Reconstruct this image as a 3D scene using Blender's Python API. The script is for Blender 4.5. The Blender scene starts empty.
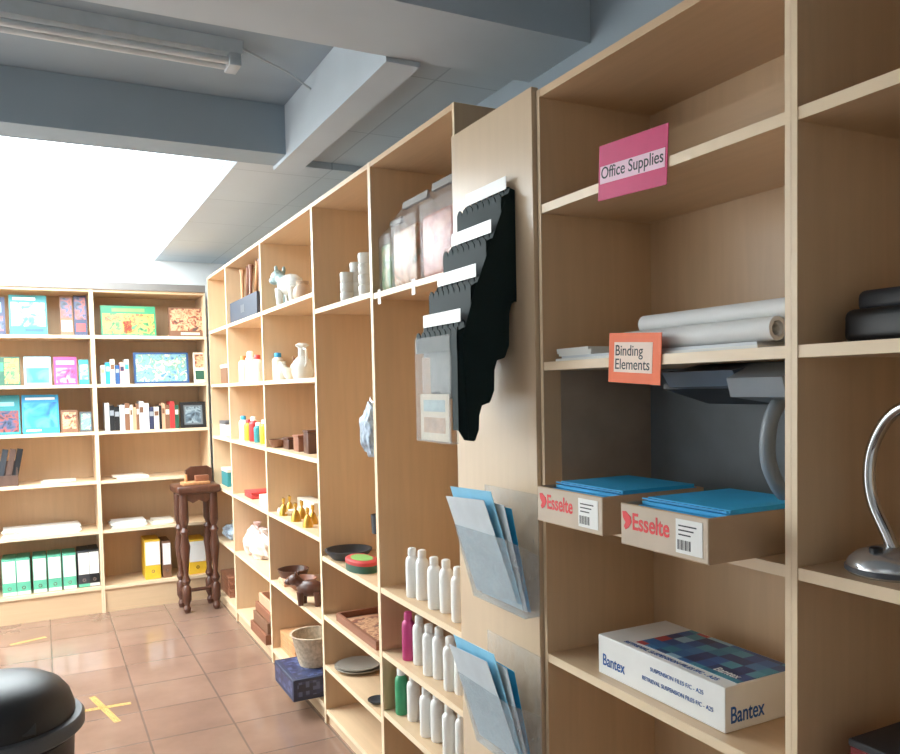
import bpy, bmesh, math, random
from mathutils import Vector, Matrix
random.seed(11)
SC = bpy.context.scene
C = SC.collection
PI = math.pi
# ---------------------------------------------------------------- camera model
F = 800.0; PX = 450.0; PY = 426.0; EYE = 1.49; D = 1.08
vv = Vector((-410, -30, 800)).normalized()
_a = .021; _b = (30 + 410*_a)/800
dd = Vector((_a, 1, _b)).normalized()
rr = dd.cross(vv)
def Yat(px, X, z):
    A = rr*X - dd*(z-EYE); k = (px-PX)/F
    return (k*A.z-A.x)/(vv.x-k*vv.z)
def Xat(px, Y, z):
    A = vv*Y - dd*(z-EYE); k = (px-PX)/F
    return (k*A.z-A.x)/(rr.x-k*rr.z)
cd = bpy.data.cameras.new('camera'); co = bpy.data.objects.new('camera', cd); C.objects.link(co)
cd.sensor_width = 36; cd.lens = F/900*36; cd.shift_y = 49/900; cd.clip_start = .02
R3 = Matrix(((rr.x, -rr.y, -rr.z), (vv.x, -vv.y, -vv.z), (-dd.x, dd.y, dd.z)))
co.matrix_world = Matrix.Translation((0, 0, EYE)) @ R3.to_4x4()
SC.camera = co
try:
    SC.view_settings.view_transform = 'Standard'
    SC.view_settings.gamma = 1.08
except Exception:
    pass
# ---------------------------------------------------------------- materials
def lin(c):
    return tuple(((x/255)/12.92 if x/255 <= .04045 else ((x/255+.055)/1.055)**2.4) for x in c)
MATS = {}
def nodes(name):
    m = bpy.data.materials.new(name); m.use_nodes = True
    nt = m.node_tree; return m, nt, nt.nodes['Principled BSDF']
def mat(name, c, rough=.5, metal=0, var=.07, scale=14, emit=0, bump=0, spec=.5):
    if name in MATS: return MATS[name]
    m, nt, p = nodes(name); c = lin(c)
    tc = nt.nodes.new('ShaderNodeTexCoord'); n = nt.nodes.new('ShaderNodeTexNoise'); cr = nt.nodes.new('ShaderNodeValToRGB')
    n.inputs['Scale'].default_value = scale; n.inputs['Detail'].default_value = 4
    nt.links.new(tc.outputs['Object'], n.inputs['Vector']); nt.links.new(n.outputs['Fac'], cr.inputs['Fac'])
    cr.color_ramp.elements[0].position = .3; cr.color_ramp.elements[1].position = .7
    cr.color_ramp.elements[0].color = (*[x*(1-var) for x in c], 1); cr.color_ramp.elements[1].color = (*[min(1, x*(1+var)) for x in c], 1)
    nt.links.new(cr.outputs['Color'], p.inputs['Base Color'])
    p.inputs['Roughness'].default_value = rough; p.inputs['Metallic'].default_value = metal; p.inputs['Specular IOR Level'].default_value = spec
    if bump:
        b = nt.nodes.new('ShaderNodeBump'); b.inputs['Strength'].default_value = bump; b.inputs['Distance'].default_value = .01
        nt.links.new(n.outputs['Fac'], b.inputs['Height']); nt.links.new(b.outputs['Normal'], p.inputs['Normal'])
    if emit:
        p.inputs['Emission Color'].default_value = (*c, 1); p.inputs['Emission Strength'].default_value = emit
    MATS[name] = m; return m
def art(name, scale, cols, rough=.4):
    m, nt, p = nodes(name)
    tc = nt.nodes.new('ShaderNodeTexCoord'); n = nt.nodes.new('ShaderNodeTexNoise'); cr = nt.nodes.new('ShaderNodeValToRGB')
    n.inputs['Scale'].default_value = scale; n.inputs['Detail'].default_value = 3; n.inputs['Distortion'].default_value = .8
    nt.links.new(tc.outputs['Object'], n.inputs['Vector']); nt.links.new(n.outputs['Fac'], cr.inputs['Fac'])
    e = cr.color_ramp.elements
    while len(e) < len(cols): e.new(.5)
    for i, c in enumerate(cols): e[i].position = .3+.4*i/(len(cols)-1); e[i].color = (*lin(c), 1)
    nt.links.new(cr.outputs['Color'], p.inputs['Base Color']); p.inputs['Roughness'].default_value = rough; return m
def wood(name, c, sc, rough=.38, var=.06):
    m, nt, p = nodes(name); c = lin(c)
    tc = nt.nodes.new('ShaderNodeTexCoord'); mp = nt.nodes.new('ShaderNodeMapping'); n = nt.nodes.new('ShaderNodeTexNoise'); cr = nt.nodes.new('ShaderNodeValToRGB')
    mp.inputs['Scale'].default_value = sc; n.inputs['Scale'].default_value = 3; n.inputs['Detail'].default_value = 7; n.inputs['Distortion'].default_value = .5
    nt.links.new(tc.outputs['Object'], mp.inputs['Vector']); nt.links.new(mp.outputs['Vector'], n.inputs['Vector']); nt.links.new(n.outputs['Fac'], cr.inputs['Fac'])
    cr.color_ramp.elements[0].position = .3; cr.color_ramp.elements[1].position = .72
    cr.color_ramp.elements[0].color = (c[0]*(1-var), c[1]*(1-var*1.1), c[2]*(1-var*1.2), 1); cr.color_ramp.elements[1].color = (*[x*(1+var*.5) for x in c], 1)
    nt.links.new(cr.outputs['Color'], p.inputs['Base Color']); p.inputs['Roughness'].default_value = rough
    MATS[name] = m; return m
def film(name, tint, fac, rough=.12, diff=(245, 245, 245), scale=9, spread=.4):
    m = bpy.data.materials.new(name); m.use_nodes = True; nt = m.node_tree
    p = nt.nodes['Principled BSDF']; p.inputs['Base Color'].default_value = (*lin(diff), 1); p.inputs['Roughness'].default_value = rough
    t = nt.nodes.new('ShaderNodeBsdfTransparent'); t.inputs['Color'].default_value = (*tint, 1)
    n = nt.nodes.new('ShaderNodeTexNoise'); n.inputs['Scale'].default_value = scale; n.inputs['Detail'].default_value = 4
    r = nt.nodes.new('ShaderNodeMapRange'); r.inputs['From Min'].default_value = .3; r.inputs['From Max'].default_value = .7; r.inputs['To Min'].default_value = fac*(1-spread); r.inputs['To Max'].default_value = min(1, fac*(1+spread))
    mx = nt.nodes.new('ShaderNodeMixShader')
    nt.links.new(n.outputs['Fac'], r.inputs['Value']); nt.links.new(r.outputs['Result'], mx.inputs['Fac'])
    nt.links.new(t.outputs[0], mx.inputs[1]); nt.links.new(p.outputs[0], mx.inputs[2])
    nt.links.new(mx.outputs[0], nt.nodes['Material Output'].inputs['Surface']); MATS[name] = m; return m
def tiles(name, c1, c2, cm, size, mortar, rough, rvar=.1, lo=.72, hi=1.25, ns=5):
    m, nt, p = nodes(name)
    tc = nt.nodes.new('ShaderNodeTexCoord'); b = nt.nodes.new('ShaderNodeTexBrick'); b.offset = 0; b.squash = 1
    b.inputs['Scale'].default_value = 1; b.inputs['Brick Width'].default_value = size[0]; b.inputs['Row Height'].default_value = size[1]
    b.inputs['Mortar Size'].default_value = mortar; b.inputs['Mortar Smooth'].default_value = .3; b.inputs['Bias'].default_value = 0
    b.inputs['Color1'].default_value = (*lin(c1), 1); b.inputs['Color2'].default_value = (*lin(c2), 1); b.inputs['Mortar'].default_value = (*lin(cm), 1)
    n = nt.nodes.new('ShaderNodeTexNoise'); n.inputs['Scale'].default_value = ns; n.inputs['Detail'].default_value = 8; n.inputs['Roughness'].default_value = .6
    r = nt.nodes.new('ShaderNodeMapRange'); r.inputs['From Min'].default_value = .3; r.inputs['From Max'].default_value = .7; r.inputs['To Min'].default_value = lo; r.inputs['To Max'].default_value = hi
    mx = nt.nodes.new('ShaderNodeVectorMath'); mx.operation = 'SCALE'
    nt.links.new(tc.outputs['Object'], b.inputs['Vector']); nt.links.new(tc.outputs['Object'], n.inputs['Vector'])
    nt.links.new(n.outputs['Fac'], r.inputs['Value']); nt.links.new(b.outputs['Color'], mx.inputs[0]); nt.links.new(r.outputs['Result'], mx.inputs['Scale'])
    nt.links.new(mx.outputs['Vector'], p.inputs['Base Color'])
    r2 = nt.nodes.new('ShaderNodeMapRange'); r2.inputs['From Min'].default_value = .3; r2.inputs['From Max'].default_value = .7; r2.inputs['To Min'].default_value = rough-rvar; r2.inputs['To Max'].default_value = rough+rvar
    nt.links.new(n.outputs['Fac'], r2.inputs['Value']); nt.links.new(r2.outputs['Result'], p.inputs['Roughness'])
    bp = nt.nodes.new('ShaderNodeBump'); bp.invert = True; bp.inputs['Strength'].default_value = .3; bp.inputs['Distance'].default_value = .003
    nt.links.new(b.outputs['Fac'], bp.inputs['Height']); nt.links.new(bp.outputs['Normal'], p.inputs['Normal'])
    MATS[name] = m; return m
def mosaic(name, scale, cols):
    m, nt, p = nodes(name)
    tc = nt.nodes.new('ShaderNodeTexCoord'); v = nt.nodes.new('ShaderNodeTexVoronoi'); v.distance = 'CHEBYCHEV'; v.inputs['Scale'].default_value = scale; v.inputs['Randomness'].default_value = 0
    sp = nt.nodes.new('ShaderNodeSeparateColor'); cr = nt.nodes.new('ShaderNodeValToRGB'); cr.color_ramp.interpolation = 'CONSTANT'
    nt.links.new(tc.outputs['Object'], v.inputs['Vector']); nt.links.new(v.outputs['Color'], sp.inputs[0]); nt.links.new(sp.outputs[0], cr.inputs['Fac'])
    e = cr.color_ramp.elements
    while len(e) < len(cols): e.new(.5)
    for i, c in enumerate(cols): e[i].position = i/len(cols); e[i].color = (*lin(c), 1)
    nt.links.new(cr.outputs['Color'], p.inputs['Base Color']); p.inputs['Roughness'].default_value = .35; return m
def sheet_light(name, xa, xb, ya, yb, full, dim):
    # translucent roof sheet: soft falloff painted into its glow at right and near borders
    m, nt, p = nodes(name)
    tc = nt.nodes.new('ShaderNodeTexCoord'); s = nt.nodes.new('ShaderNodeSeparateXYZ'); nt.links.new(tc.outputs['Object'], s.inputs[0])
    def ramp(sock, a, b):
        r = nt.nodes.new('ShaderNodeMapRange'); r.interpolation_type = 'SMOOTHSTEP'; r.inputs['From Min'].default_value = a; r.inputs['From Max'].default_value = b
        nt.links.new(sock, r.inputs['Value']); return r.outputs['Result']
    ux = ramp(s.outputs['X'], xa, xb); uy = ramp(s.outputs['Y'], ya, yb)
    mu = nt.nodes.new('ShaderNodeMath'); mu.operation = 'MULTIPLY'; nt.links.new(ux, mu.inputs[0]); nt.links.new(uy, mu.inputs[1])
    mr = nt.nodes.new('ShaderNodeMapRange'); mr.inputs['To Min'].default_value = dim; mr.inputs['To Max'].default_value = full; nt.links.new(mu.outputs[0], mr.inputs['Value'])
    p.inputs['Base Color'].default_value = (*lin((190, 204, 216)), 1); p.inputs['Emission Color'].default_value = (*lin((240, 251, 255)), 1)
    nt.links.new(mr.outputs['Result'], p.inputs['Emission Strength']); return m
BE = (214, 181, 143)
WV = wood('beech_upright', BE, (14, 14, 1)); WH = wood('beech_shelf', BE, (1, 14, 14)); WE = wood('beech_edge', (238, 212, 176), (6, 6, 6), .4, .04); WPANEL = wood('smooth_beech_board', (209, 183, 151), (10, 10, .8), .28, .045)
SHADETOP = mat('shadowed_lip', (112, 108, 104), .6)  # top edge of the back units, its shade painted in as dark grey
SLATE = mat('slate_grey', (106, 114, 120), .55)
DWOOD = wood('dark_turned_wood', (82, 47, 33), (16, 16, 1.5), .35, .3)
RWOOD = wood('red_brown_wood', (136, 84, 60), (2, 16, 16), .45, .2)
LWOOD = wood('light_stick_wood', (196, 140, 92), (14, 14, 1), .5, .2)
FLOOR = tiles('terracotta_tiles', (122, 94, 79), (132, 103, 87), (100, 80, 70), (.36, .36), .005, .14, .07, .84, 1.14, 3)
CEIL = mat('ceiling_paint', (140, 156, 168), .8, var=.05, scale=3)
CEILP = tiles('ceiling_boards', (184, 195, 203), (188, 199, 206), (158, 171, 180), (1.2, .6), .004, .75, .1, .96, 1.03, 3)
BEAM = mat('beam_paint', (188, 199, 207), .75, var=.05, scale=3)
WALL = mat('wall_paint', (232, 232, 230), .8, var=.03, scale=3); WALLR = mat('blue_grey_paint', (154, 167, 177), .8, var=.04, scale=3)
SKY = sheet_light('skylight_sheet', .84, .3, 3.4, 4.6, 18.0, .9)
WHITE = mat('white_plastic', (238, 238, 234), .35, var=.03); PAPER = mat('white_paper', (236, 236, 230), .7, var=.03); ROLLP = mat('roll_paper', (228, 228, 226), .6, var=.03)
BLACK = mat('black_plastic', (22, 24, 27), .4, var=.1); BLK2 = mat('charcoal_plastic', (46, 50, 56), .5); DGREY = mat('dark_grey', (78, 82, 88), .45); RACK = mat('teal_black_plastic', (10, 32, 34), .65, var=.1, spec=.2)
GREY = mat('mid_grey', (150, 156, 162), .4); LGREY = mat('light_grey', (200, 205, 208), .4); BGREY = mat('blue_grey_plastic', (92, 106, 122), .4); DIMG = mat('dim_machine_grey', (122, 130, 138), .45); SILVER = mat('silver_enamel', (206, 208, 210), .22, .75, var=.02)
CHROME = mat('chrome', (205, 208, 212), .14, 1, var=.02)
PINK = mat('pink_card', (206, 44, 104), .6); ORANGE = mat('orange_card', (250, 108, 52), .6); INK = mat('black_ink', (30, 30, 36), .6); TXTBG = mat('pale_pink_strip', (244, 204, 222), .6); TXTBG2 = mat('pale_orange_strip', (250, 222, 204), .6); BINK = mat('blue_ink', (28, 92, 168), .5)
RED = mat('red', (190, 52, 52), .45); BRED = mat('bright_red_ink', (224, 24, 36), .5); BLUE = mat('bright_blue', (46, 150, 200), .5); LBLUE = mat('folder_blue', (46, 178, 236), .55); FDB = mat('folder_blue_dark', (40, 160, 222), .55); PBLUE = mat('pale_blue_card', (136, 204, 236), .6); VPB = mat('whitish_blue_card', (206, 222, 230), .6); GWH = mat('grey_white_card', (200, 210, 216), .5)
NAVY = mat('navy', (38, 46, 74), .5); TEAL = mat('teal', (40, 130, 136), .45); GREEN = mat('green', (50, 146, 100), .45); DGREEN = mat('dark_green', (32, 80, 62), .45); MINT = mat('mint_green', (92, 184, 152), .45)
LGREEN = mat('leaf_green', (124, 178, 92), .5); YELLOW = mat('yellow', (232, 186, 46), .5); MAG = mat('magenta', (190, 56, 118), .45); BROWN = mat('brown', (120, 82, 58), .55)
CREAM = mat('cream', (232, 222, 202), .55); SKIN = mat('warm_tan', (206, 154, 120), .6); DBLUE = mat('deep_blue', (34, 76, 128), .5); ORNG = mat('orange', (220, 128, 60), .5); PINKL = mat('pale_pink', (222, 166, 160), .55)
CARD = mat('cardboard', (182, 152, 122), .7, var=.06); CARDW = mat('tan_box_print', (200, 180, 158), .6); BRASS = mat('brass', (196, 150, 62), .3, .8); TAPE = film('worn_yellow_tape', (1, 1, 1), .5, .5, (206, 164, 84), 28, .8)
CERW = mat('white_glaze', (216, 218, 212), .25); CERT = mat('grey_teal_glaze', (142, 166, 166), .3); CERB = mat('brown_glaze', (128, 84, 58), .35); WICKER = mat('pale_wicker', (196, 176, 150), .8, scale=60, var=.25, bump=.6)
CLEAR = film('clear_acrylic', (.93, .95, .97), .2); SLEEVE = film('clear_sleeve', (.96, .97, .97), .11, .1); SMOKE = film('hazy_acrylic', (.92, .95, .96), .16, .12, (206, 214, 220)); MILK = film('milky_film', (.97, .97, .97), .11, .15)
BLUEBAG = film('blue_bag_film', (.8, .9, .97), .7, .3, (196, 214, 232)); PLATE = mat('grey_plate', (150, 142, 130), .35)
MOSAIC = mosaic('mosaic_print', 30, [(30, 76, 140), (36, 120, 150), (26, 50, 104), (70, 150, 170), (36, 92, 156), (150, 194, 212), (30, 70, 130), (44, 134, 158), (24, 44, 92), (34, 100, 160), (186, 62, 60), (30, 64, 118), (52, 120, 170)])
NAVYP = mosaic('navy_box_pattern', 60, [(34, 44, 78), (46, 58, 100), (28, 36, 64), (80, 92, 130), (40, 52, 92)])
A_GREEN = art('green_cover_art', 22, [(30, 90, 64), (96, 164, 84), (220, 196, 84), (190, 76, 56), (70, 146, 90)]); A_BROWN = art('brown_cover_art', 26, [(74, 48, 38), (186, 126, 92), (224, 182, 140), (150, 76, 56), (66, 58, 56)])
A_MAP = art('map_cover_art', 24, [(56, 98, 140), (128, 178, 204), (104, 150, 122), (216, 212, 192), (74, 126, 168)]); A_TEAL = art('teal_cover_art', 18, [(30, 94, 112), (60, 150, 150), (146, 194, 108), (200, 216, 200), (44, 114, 138)])
A_BLUE = art('blue_cover_art', 9, [(36, 96, 168), (50, 142, 200), (90, 172, 216), (46, 124, 186)]); A_MAG = art('magenta_cover_art', 20, [(110, 36, 84), (194, 66, 124), (228, 156, 182), (148, 44, 92)]); A_DARK = art('dark_cover_art', 24, [(26, 30, 38), (60, 76, 108), (150, 70, 60), (38, 46, 62)])
A_REDG = art('brownish_red_contents', 14, [(120, 44, 38), (174, 82, 66), (196, 130, 108), (140, 54, 46)]); A_GRN2 = art('green_contents', 16, [(38, 84, 42), (94, 138, 62), (174, 160, 118), (50, 90, 46)]); A_ORG2 = art('orange_contents', 16, [(60, 96, 56), (176, 112, 70), (196, 160, 122), (150, 74, 54)]); A_SLATE = art('slate_picture', 20, [(40, 50, 60), (90, 110, 124), (150, 168, 176), (60, 74, 86)])
# ---------------------------------------------------------------- mesh helpers
def merge(bm, tmp, M=None):
    if M is not None: tmp.transform(M)
    me = bpy.data.meshes.new('tmp'); tmp.to_mesh(me); bm.from_mesh(me); bpy.data.meshes.remove(me); tmp.free()
def bx(bm, x0, x1, y0, y1, z0, z1, bv=0, seg=2, M=None):
    t = bmesh.new()
    bmesh.ops.create_cube(t, size=1, matrix=Matrix.Translation(((x0+x1)/2, (y0+y1)/2, (z0+z1)/2)) @ Matrix.Diagonal((abs(x1-x0), abs(y1-y0), abs(z1-z0), 1)))
    if bv: bmesh.ops.bevel(t, geom=t.edges[:], offset=bv, segments=seg, affect='EDGES', profile=.5)
    merge(bm, t, M)
def lathe(bm, prof, seg=20, M=None, sx=1, sy=1):
    t = bmesh.new(); rings = []
    for (q, z) in prof:
        if q < 1e-6: rings.append([t.verts.new((0, 0, z))])
        else: rings.append([t.verts.new((q*sx*math.cos(2*PI*i/seg), q*sy*math.sin(2*PI*i/seg), z)) for i in range(seg)])
    for A, B in zip(rings, rings[1:]):
        if len(A) == 1 and len(B) == 1: continue
        for i in range(seg):
            j = (i+1) % seg
            if len(A) == 1: t.faces.new((A[0], B[j], B[i]))
            elif len(B) == 1: t.faces.new((A[i], A[j], B[0]))
            else: t.faces.new((A[i], A[j], B[j], B[i]))
    merge(bm, t, M)
def ball(bm, c, s, M=None):
    t = bmesh.new(); bmesh.ops.create_icosphere(t, subdivisions=2, radius=1, matrix=Matrix.Translation(c) @ Matrix.Diagonal((*s, 1))); merge(bm, t, M)
def tube(bm, pts, r, seg=8, M=None):
    t = bmesh.new(); pts = [Vector(p) for p in pts]; rings = []; n = None
    for i, p in enumerate(pts):
        tg = (pts[min(i+1, len(pts)-1)] - pts[max(i-1, 0)]).normalized()
        if n is None: n = tg.orthogonal().normalized()
        else: n = (n - tg*n.dot(tg)).normalized()
        b = tg.cross(n); q = r[i] if isinstance(r, (list, tuple)) else r
        rings.append([t.verts.new(p + (n*math.cos(2*PI*k/seg) + b*math.sin(2*PI*k/seg))*q) for k in range(seg)])
    for A, B in zip(rings, rings[1:]):
        for k in range(seg): t.faces.new((A[k], A[(k+1) % seg], B[(k+1) % seg], B[k]))
    t.faces.new(rings[0][::-1]); t.faces.new(rings[-1]); merge(bm, t, M)
def smooth_path(P, n=8):
    P = [Vector(p) for p in P]; out = []
    for i in range(len(P)-1):
        p0, p1, p2, p3 = P[max(i-1, 0)], P[i], P[i+1], P[min(i+2, len(P)-1)]
        for k in range(n):
            t = k/n; out.append(.5*((2*p1)+(p2-p0)*t+(2*p0-5*p1+4*p2-p3)*t*t+(3*p1-p0-3*p2+p3)*t**3))
    return out+[P[-1]]
def prism(bm, poly, ax, a, b, M=None):
    t = bmesh.new()
    f = {'x': lambda p, q, s: (s, p, q), 'y': lambda p, q, s: (p, s, q), 'z': lambda p, q, s: (p, q, s)}[ax]
    A = [t.verts.new(f(p, q, a)) for p, q in poly]; B = [t.verts.new(f(p, q, b)) for p, q in poly]
    n = len(poly); t.faces.new(A[::-1]); t.faces.new(B)
    for i in range(n): t.faces.new((A[i], A[(i+1) % n], B[(i+1) % n], B[i]))
    merge(bm, t, M)
def BM(fn, *a, **k):
    b = bmesh.new(); fn(b, *a, **k); return b
def obj(name, bm, m, parent=None, loc=None, rot=None):
    bmesh.ops.recalc_face_normals(bm, faces=bm.faces[:])
    me = bpy.data.meshes.new(name); bm.to_mesh(me); bm.free()
    me.materials.append(m)
    me.polygons.foreach_set('use_smooth', [True]*len(me.polygons)); me.set_sharp_from_angle(angle=math.radians(38))
    o = bpy.data.objects.new(name, me); C.objects.link(o); o.parent = parent
    if loc: o.location = loc
    if rot: o.rotation_euler = rot
    return o
def tag(o, label, cat, group=None):
    o['label'] = label; o['category'] = cat
    if group: o['group'] = group
    return o
def T(name, label, cat, loc, rz=0, group=None, rot=None):
    o = bpy.data.objects.new(name, None); C.objects.link(o); o.empty_display_size = .05
    o.location = loc; o.rotation_euler = rot if rot else (0, 0, rz); return tag(o, label, cat, group)
def dup(root, loc):
    q = root.copy(); C.objects.link(q); q.location = loc
    for ch in list(root.children):
        c = ch.copy(); C.objects.link(c); c.parent = q
        for g in list(ch.children):
            e = g.copy(); C.objects.link(e); e.parent = c
    return q
def struct(name, bm, m):
    o = obj(name, bm, m); o['kind'] = 'structure'; return o
def text(parent, name, s, m, w, h, M, bold=0):
    cu = bpy.data.curves.new('txt', 'FONT'); cu.body = s; cu.size = 1; cu.extrude = .002; cu.space_line = .9; cu.offset = bold
    to = bpy.data.objects.new('txt', cu); C.objects.link(to)
    dg = bpy.context.evaluated_depsgraph_get(); dg.update()
    me = bpy.data.meshes.new_from_object(to.evaluated_get(dg)); bpy.data.objects.remove(to)
    xs = [p.co.x for p in me.vertices]; ys = [p.co.y for p in me.vertices]
    x0, x1, y0, y1 = min(xs), max(xs), min(ys), max(ys)
    me.transform(M @ Matrix.Diagonal((w/(x1-x0), h/(y1-y0), .15, 1)) @ Matrix.Translation((-(x0+x1)/2, -(y0+y1)/2, 0)))
    me.materials.clear(); me.materials.append(m)
    o = bpy.data.objects.new(name, me); C.objects.link(o); o.parent = parent; return o
def MT(x, y, z): return Matrix.Translation((x, y, z))
def MF(x, y, z): return MT(x, y, z) @ Matrix.Rotation(PI/2, 4, 'X')                              # text on a face looking to local -y
def MR(x, y, z): return MT(x, y, z) @ Matrix.Rotation(PI/2, 4, 'Z') @ Matrix.Rotation(PI/2, 4, 'X')  # face looking to local +x
AR = -PI/2      # things on the aisle shelves look to -X
# ---------------------------------------------------------------- room
XL, XR, YF, YB = -1.9, 1.435, -1.2, 6.28
struct('floor', BM(bx, XL, XR, YF, YB, -.1, 0), FLOOR)
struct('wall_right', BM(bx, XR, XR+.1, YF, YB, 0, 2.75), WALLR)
struct('wall_back', BM(bx, XL, XR, YB, YB+.1, 0, 2.75), WALL)
struct('wall_left', BM(bx, XL-.1, XL, YF, YB, 0, 2.75), WALL)
struct('wall_front', BM(bx, XL, XR, YF-.1, YF, 0, 2.75), WALL)
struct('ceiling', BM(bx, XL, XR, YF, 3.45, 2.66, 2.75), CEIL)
struct('ceiling', BM(bx, .98, XR, 2.2, 3.45, 2.50, 2.655), CEILP)
struct('ceiling', BM(bx, .79, XR, 3.4505, YB, 2.47, 2.655), CEILP)
struct('trim_1', BM(bx, XL, XR, 1.88, 2.2, 2.46, 2.658), BEAM)
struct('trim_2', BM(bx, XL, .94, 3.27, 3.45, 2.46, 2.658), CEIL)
struct('trim_3', BM(bx, .94, 1.05, 2.2, 3.47, 2.445, 2.658), BEAM)
struct('window_1', BM(bx, XL, .79, 3.45, YB, 2.53, 2.57), SKY)
# ---------------------------------------------------------------- lights
def area(name, loc, tgt, size, power, col=(1, 1, 1), sy=None):
    l = bpy.data.lights.new(name, 'AREA'); l.energy = power; l.size = size; l.color = col
    if sy: l.shape = 'RECTANGLE'; l.size_y = sy
    o = bpy.data.objects.new(name, l); C.objects.link(o); o.location = loc
    o.rotation_euler = (Vector(tgt)-Vector(loc)).to_track_quat('-Z', 'Y').to_euler(); return o
area('overhead_fill', (-.9, .4, 2.45), (.9, 1.7, 1.2), 1.2, 3.6, (.92, .97, 1))  # unseen fill light added to brighten the near shelves
area('side_fill', (-1.8, 3.0, 1.5), (1.1, 3.1, 1.25), 1.8, 17, (.92, .97, 1), 1.4)  # unseen fill from the left, added without any window there
w = bpy.data.worlds.new('world'); SC.world = w; w.use_nodes = True
w.node_tree.nodes['Background'].inputs['Color'].default_value = (.6, .7, .8, 1); w.node_tree.nodes['Background'].inputs['Strength'].default_value = .3
# ---------------------------------------------------------------- shelving
def unit(label, wd, dp, h, shelves, loc, rz, top=None, back=None, t=.0115):
    u = T('shelving_unit', label, 'shelving unit', loc, rz)
    for x in (0, wd-t):
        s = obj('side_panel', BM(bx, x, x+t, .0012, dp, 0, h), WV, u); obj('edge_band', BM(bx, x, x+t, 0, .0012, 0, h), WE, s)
    obj('top_panel', BM(bx, t, wd-t, .001, dp-.008, h-.018, h), WH, u)
    obj('back_panel', BM(bx, t, wd-t, dp-.008, dp, .05, h), back or WV, u)
    for z in shelves:
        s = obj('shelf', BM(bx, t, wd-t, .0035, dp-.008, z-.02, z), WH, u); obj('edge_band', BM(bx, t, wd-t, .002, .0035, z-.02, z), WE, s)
    obj('plinth', BM(bx, t, wd-t, .012, .028, 0, shelves[0]-.02), WH, u)
    if top: obj('top_lip', BM(bx, 0, wd, -.012, dp, h, h+.05), top, u)
    return u
ZO = [.08, .46, .834, 1.186, 1.546, 1.92]
G = .0006
BAYS = [(5.22, 5.83), (4.318, 5.22), (3.40, 4.318), (2.714, 3.40), (2.047, 2.714), (.90, 1.626), (.10, .90)]
def aisle_unit(label, y1, y0, h, sh, back=None): return unit(label, y1-y0-G, .345, h, sh, (D, y1, 0), AR, back=back)
aisle_unit('narrow beech shelving unit in the far corner against the back wall shelves', 5.83, 5.22, 2.30, ZO)
aisle_unit('beech shelving unit with sticks in a dark box on its top shelf', 5.22, 4.318, 2.30, ZO)
aisle_unit('beech shelving unit with glazed pottery on top and a navy carton at its foot', 4.318, 3.40, 2.30, ZO)
aisle_unit('beech shelving unit with stacked white pots above a tall empty bay', 3.40, 2.714, 2.30, [.065, .268, .494, .757, 1.842])
aisle_unit('beech shelving unit with clear pouches on top and bottles on its low shelves', 2.714, 2.047, 2.30, [.08, .304, .527, .764, 1.833])
off = aisle_unit('beech shelving unit with the pink sign, paper rolls and file boxes', 1.626, .90, 2.19, ZO)
obj('back_rail', BM(bx, .0115, .714, .30, .337, 2.02, 2.10), WH, off)
obj('shade_backing', BM(bx, .0125, .713, .331, .336, 1.19, 1.525), SLATE, off)['label'] = 'added slate grey board carrying the shade at the compartment back'  # added board; the compartment's shade is put into its grey
obj('side_shade', BM(bx, .0117, .0135, .05, .33, 1.19, 1.525), mat('shade_taupe', (166, 148, 130), .55), off)['label'] = 'added taupe sheet carrying the shade on the side wall'  # added thin sheet, shade of the inner wall painted as taupe
aisle_unit('nearest beech shelving unit with the chrome desk lamp', .90, .10, 2.19, ZO)
ZB = [.18, .565, .905, 1.24, 1.56, 1.89]; BF = 5.9
unit('back wall shelving unit with green binders on its bottom shelf', .80, .36, 2.2, ZB, (-.47, BF, 0), 0, top=SHADETOP)
unit('back wall shelving unit behind the dark stool', .745, .36, 2.2, ZB, (.331, BF, 0), 0, top=SHADETOP)
tag(obj('cover_panel', BM(bx, 0, .416, 0, .02, 0, 2.2, .001, 1), WPANEL, None, (1.068, 2.0455, 0), (0, 0, AR)), 'plain beech cover board carrying the black rack and acrylic holders', 'panel')
# ---------------------------------------------------------------- ceiling lights
cl = T('ceiling_light', 'long white fluorescent batten under the dark ceiling between two beams', 'ceiling light', (.05, 2.77, 2.66), rot=(0, 0, .02))
LAMPG = mat('dull_lamp_grey', (176, 186, 192), .5)
obj('housing', BM(prism, [(-.05, 0), (.05, 0), (.04, -.04), (-.04, -.04)], 'x', -.72, .60), LAMPG, cl)
for s in (-1, 1):
    tb = bmesh.new(); lathe(tb, [(0, -.62), (.012, -.62), (.012, .56), (0, .56)], 12, MT(0, s*.025, -.064) @ Matrix.Rotation(PI/2, 4, 'Y'))
    obj('tube', tb, LGREY, cl)
for x in (-.68, .575): obj('lamp_holder', BM(bx, x-.02, x+.02, -.042, .042, -.082, -.039, .004), LAMPG, cl)
tag(obj('cable', BM(tube, [(.66, 2.78, 2.652), (.74, 2.80, 2.635), (.84, 2.86, 2.63), (.934, 2.9, 2.6)], .004), LAMPG), 'thin pale cable from the batten light to the beam', 'cable')
c2 = T('ceiling_light', 'white batten light under the bright skylight', 'ceiling light', (-.25, 4.2, 2.53))
obj('housing', BM(bx, -.5, .5, -.03, .03, -.035, 0, .004), LGREY, c2); obj('tube', BM(tube, [(-.48, 0, -.05), (.48, 0, -.05)], .014, 10), mat('lit_tube', (255, 255, 255), .4, emit=8), c2)
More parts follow.
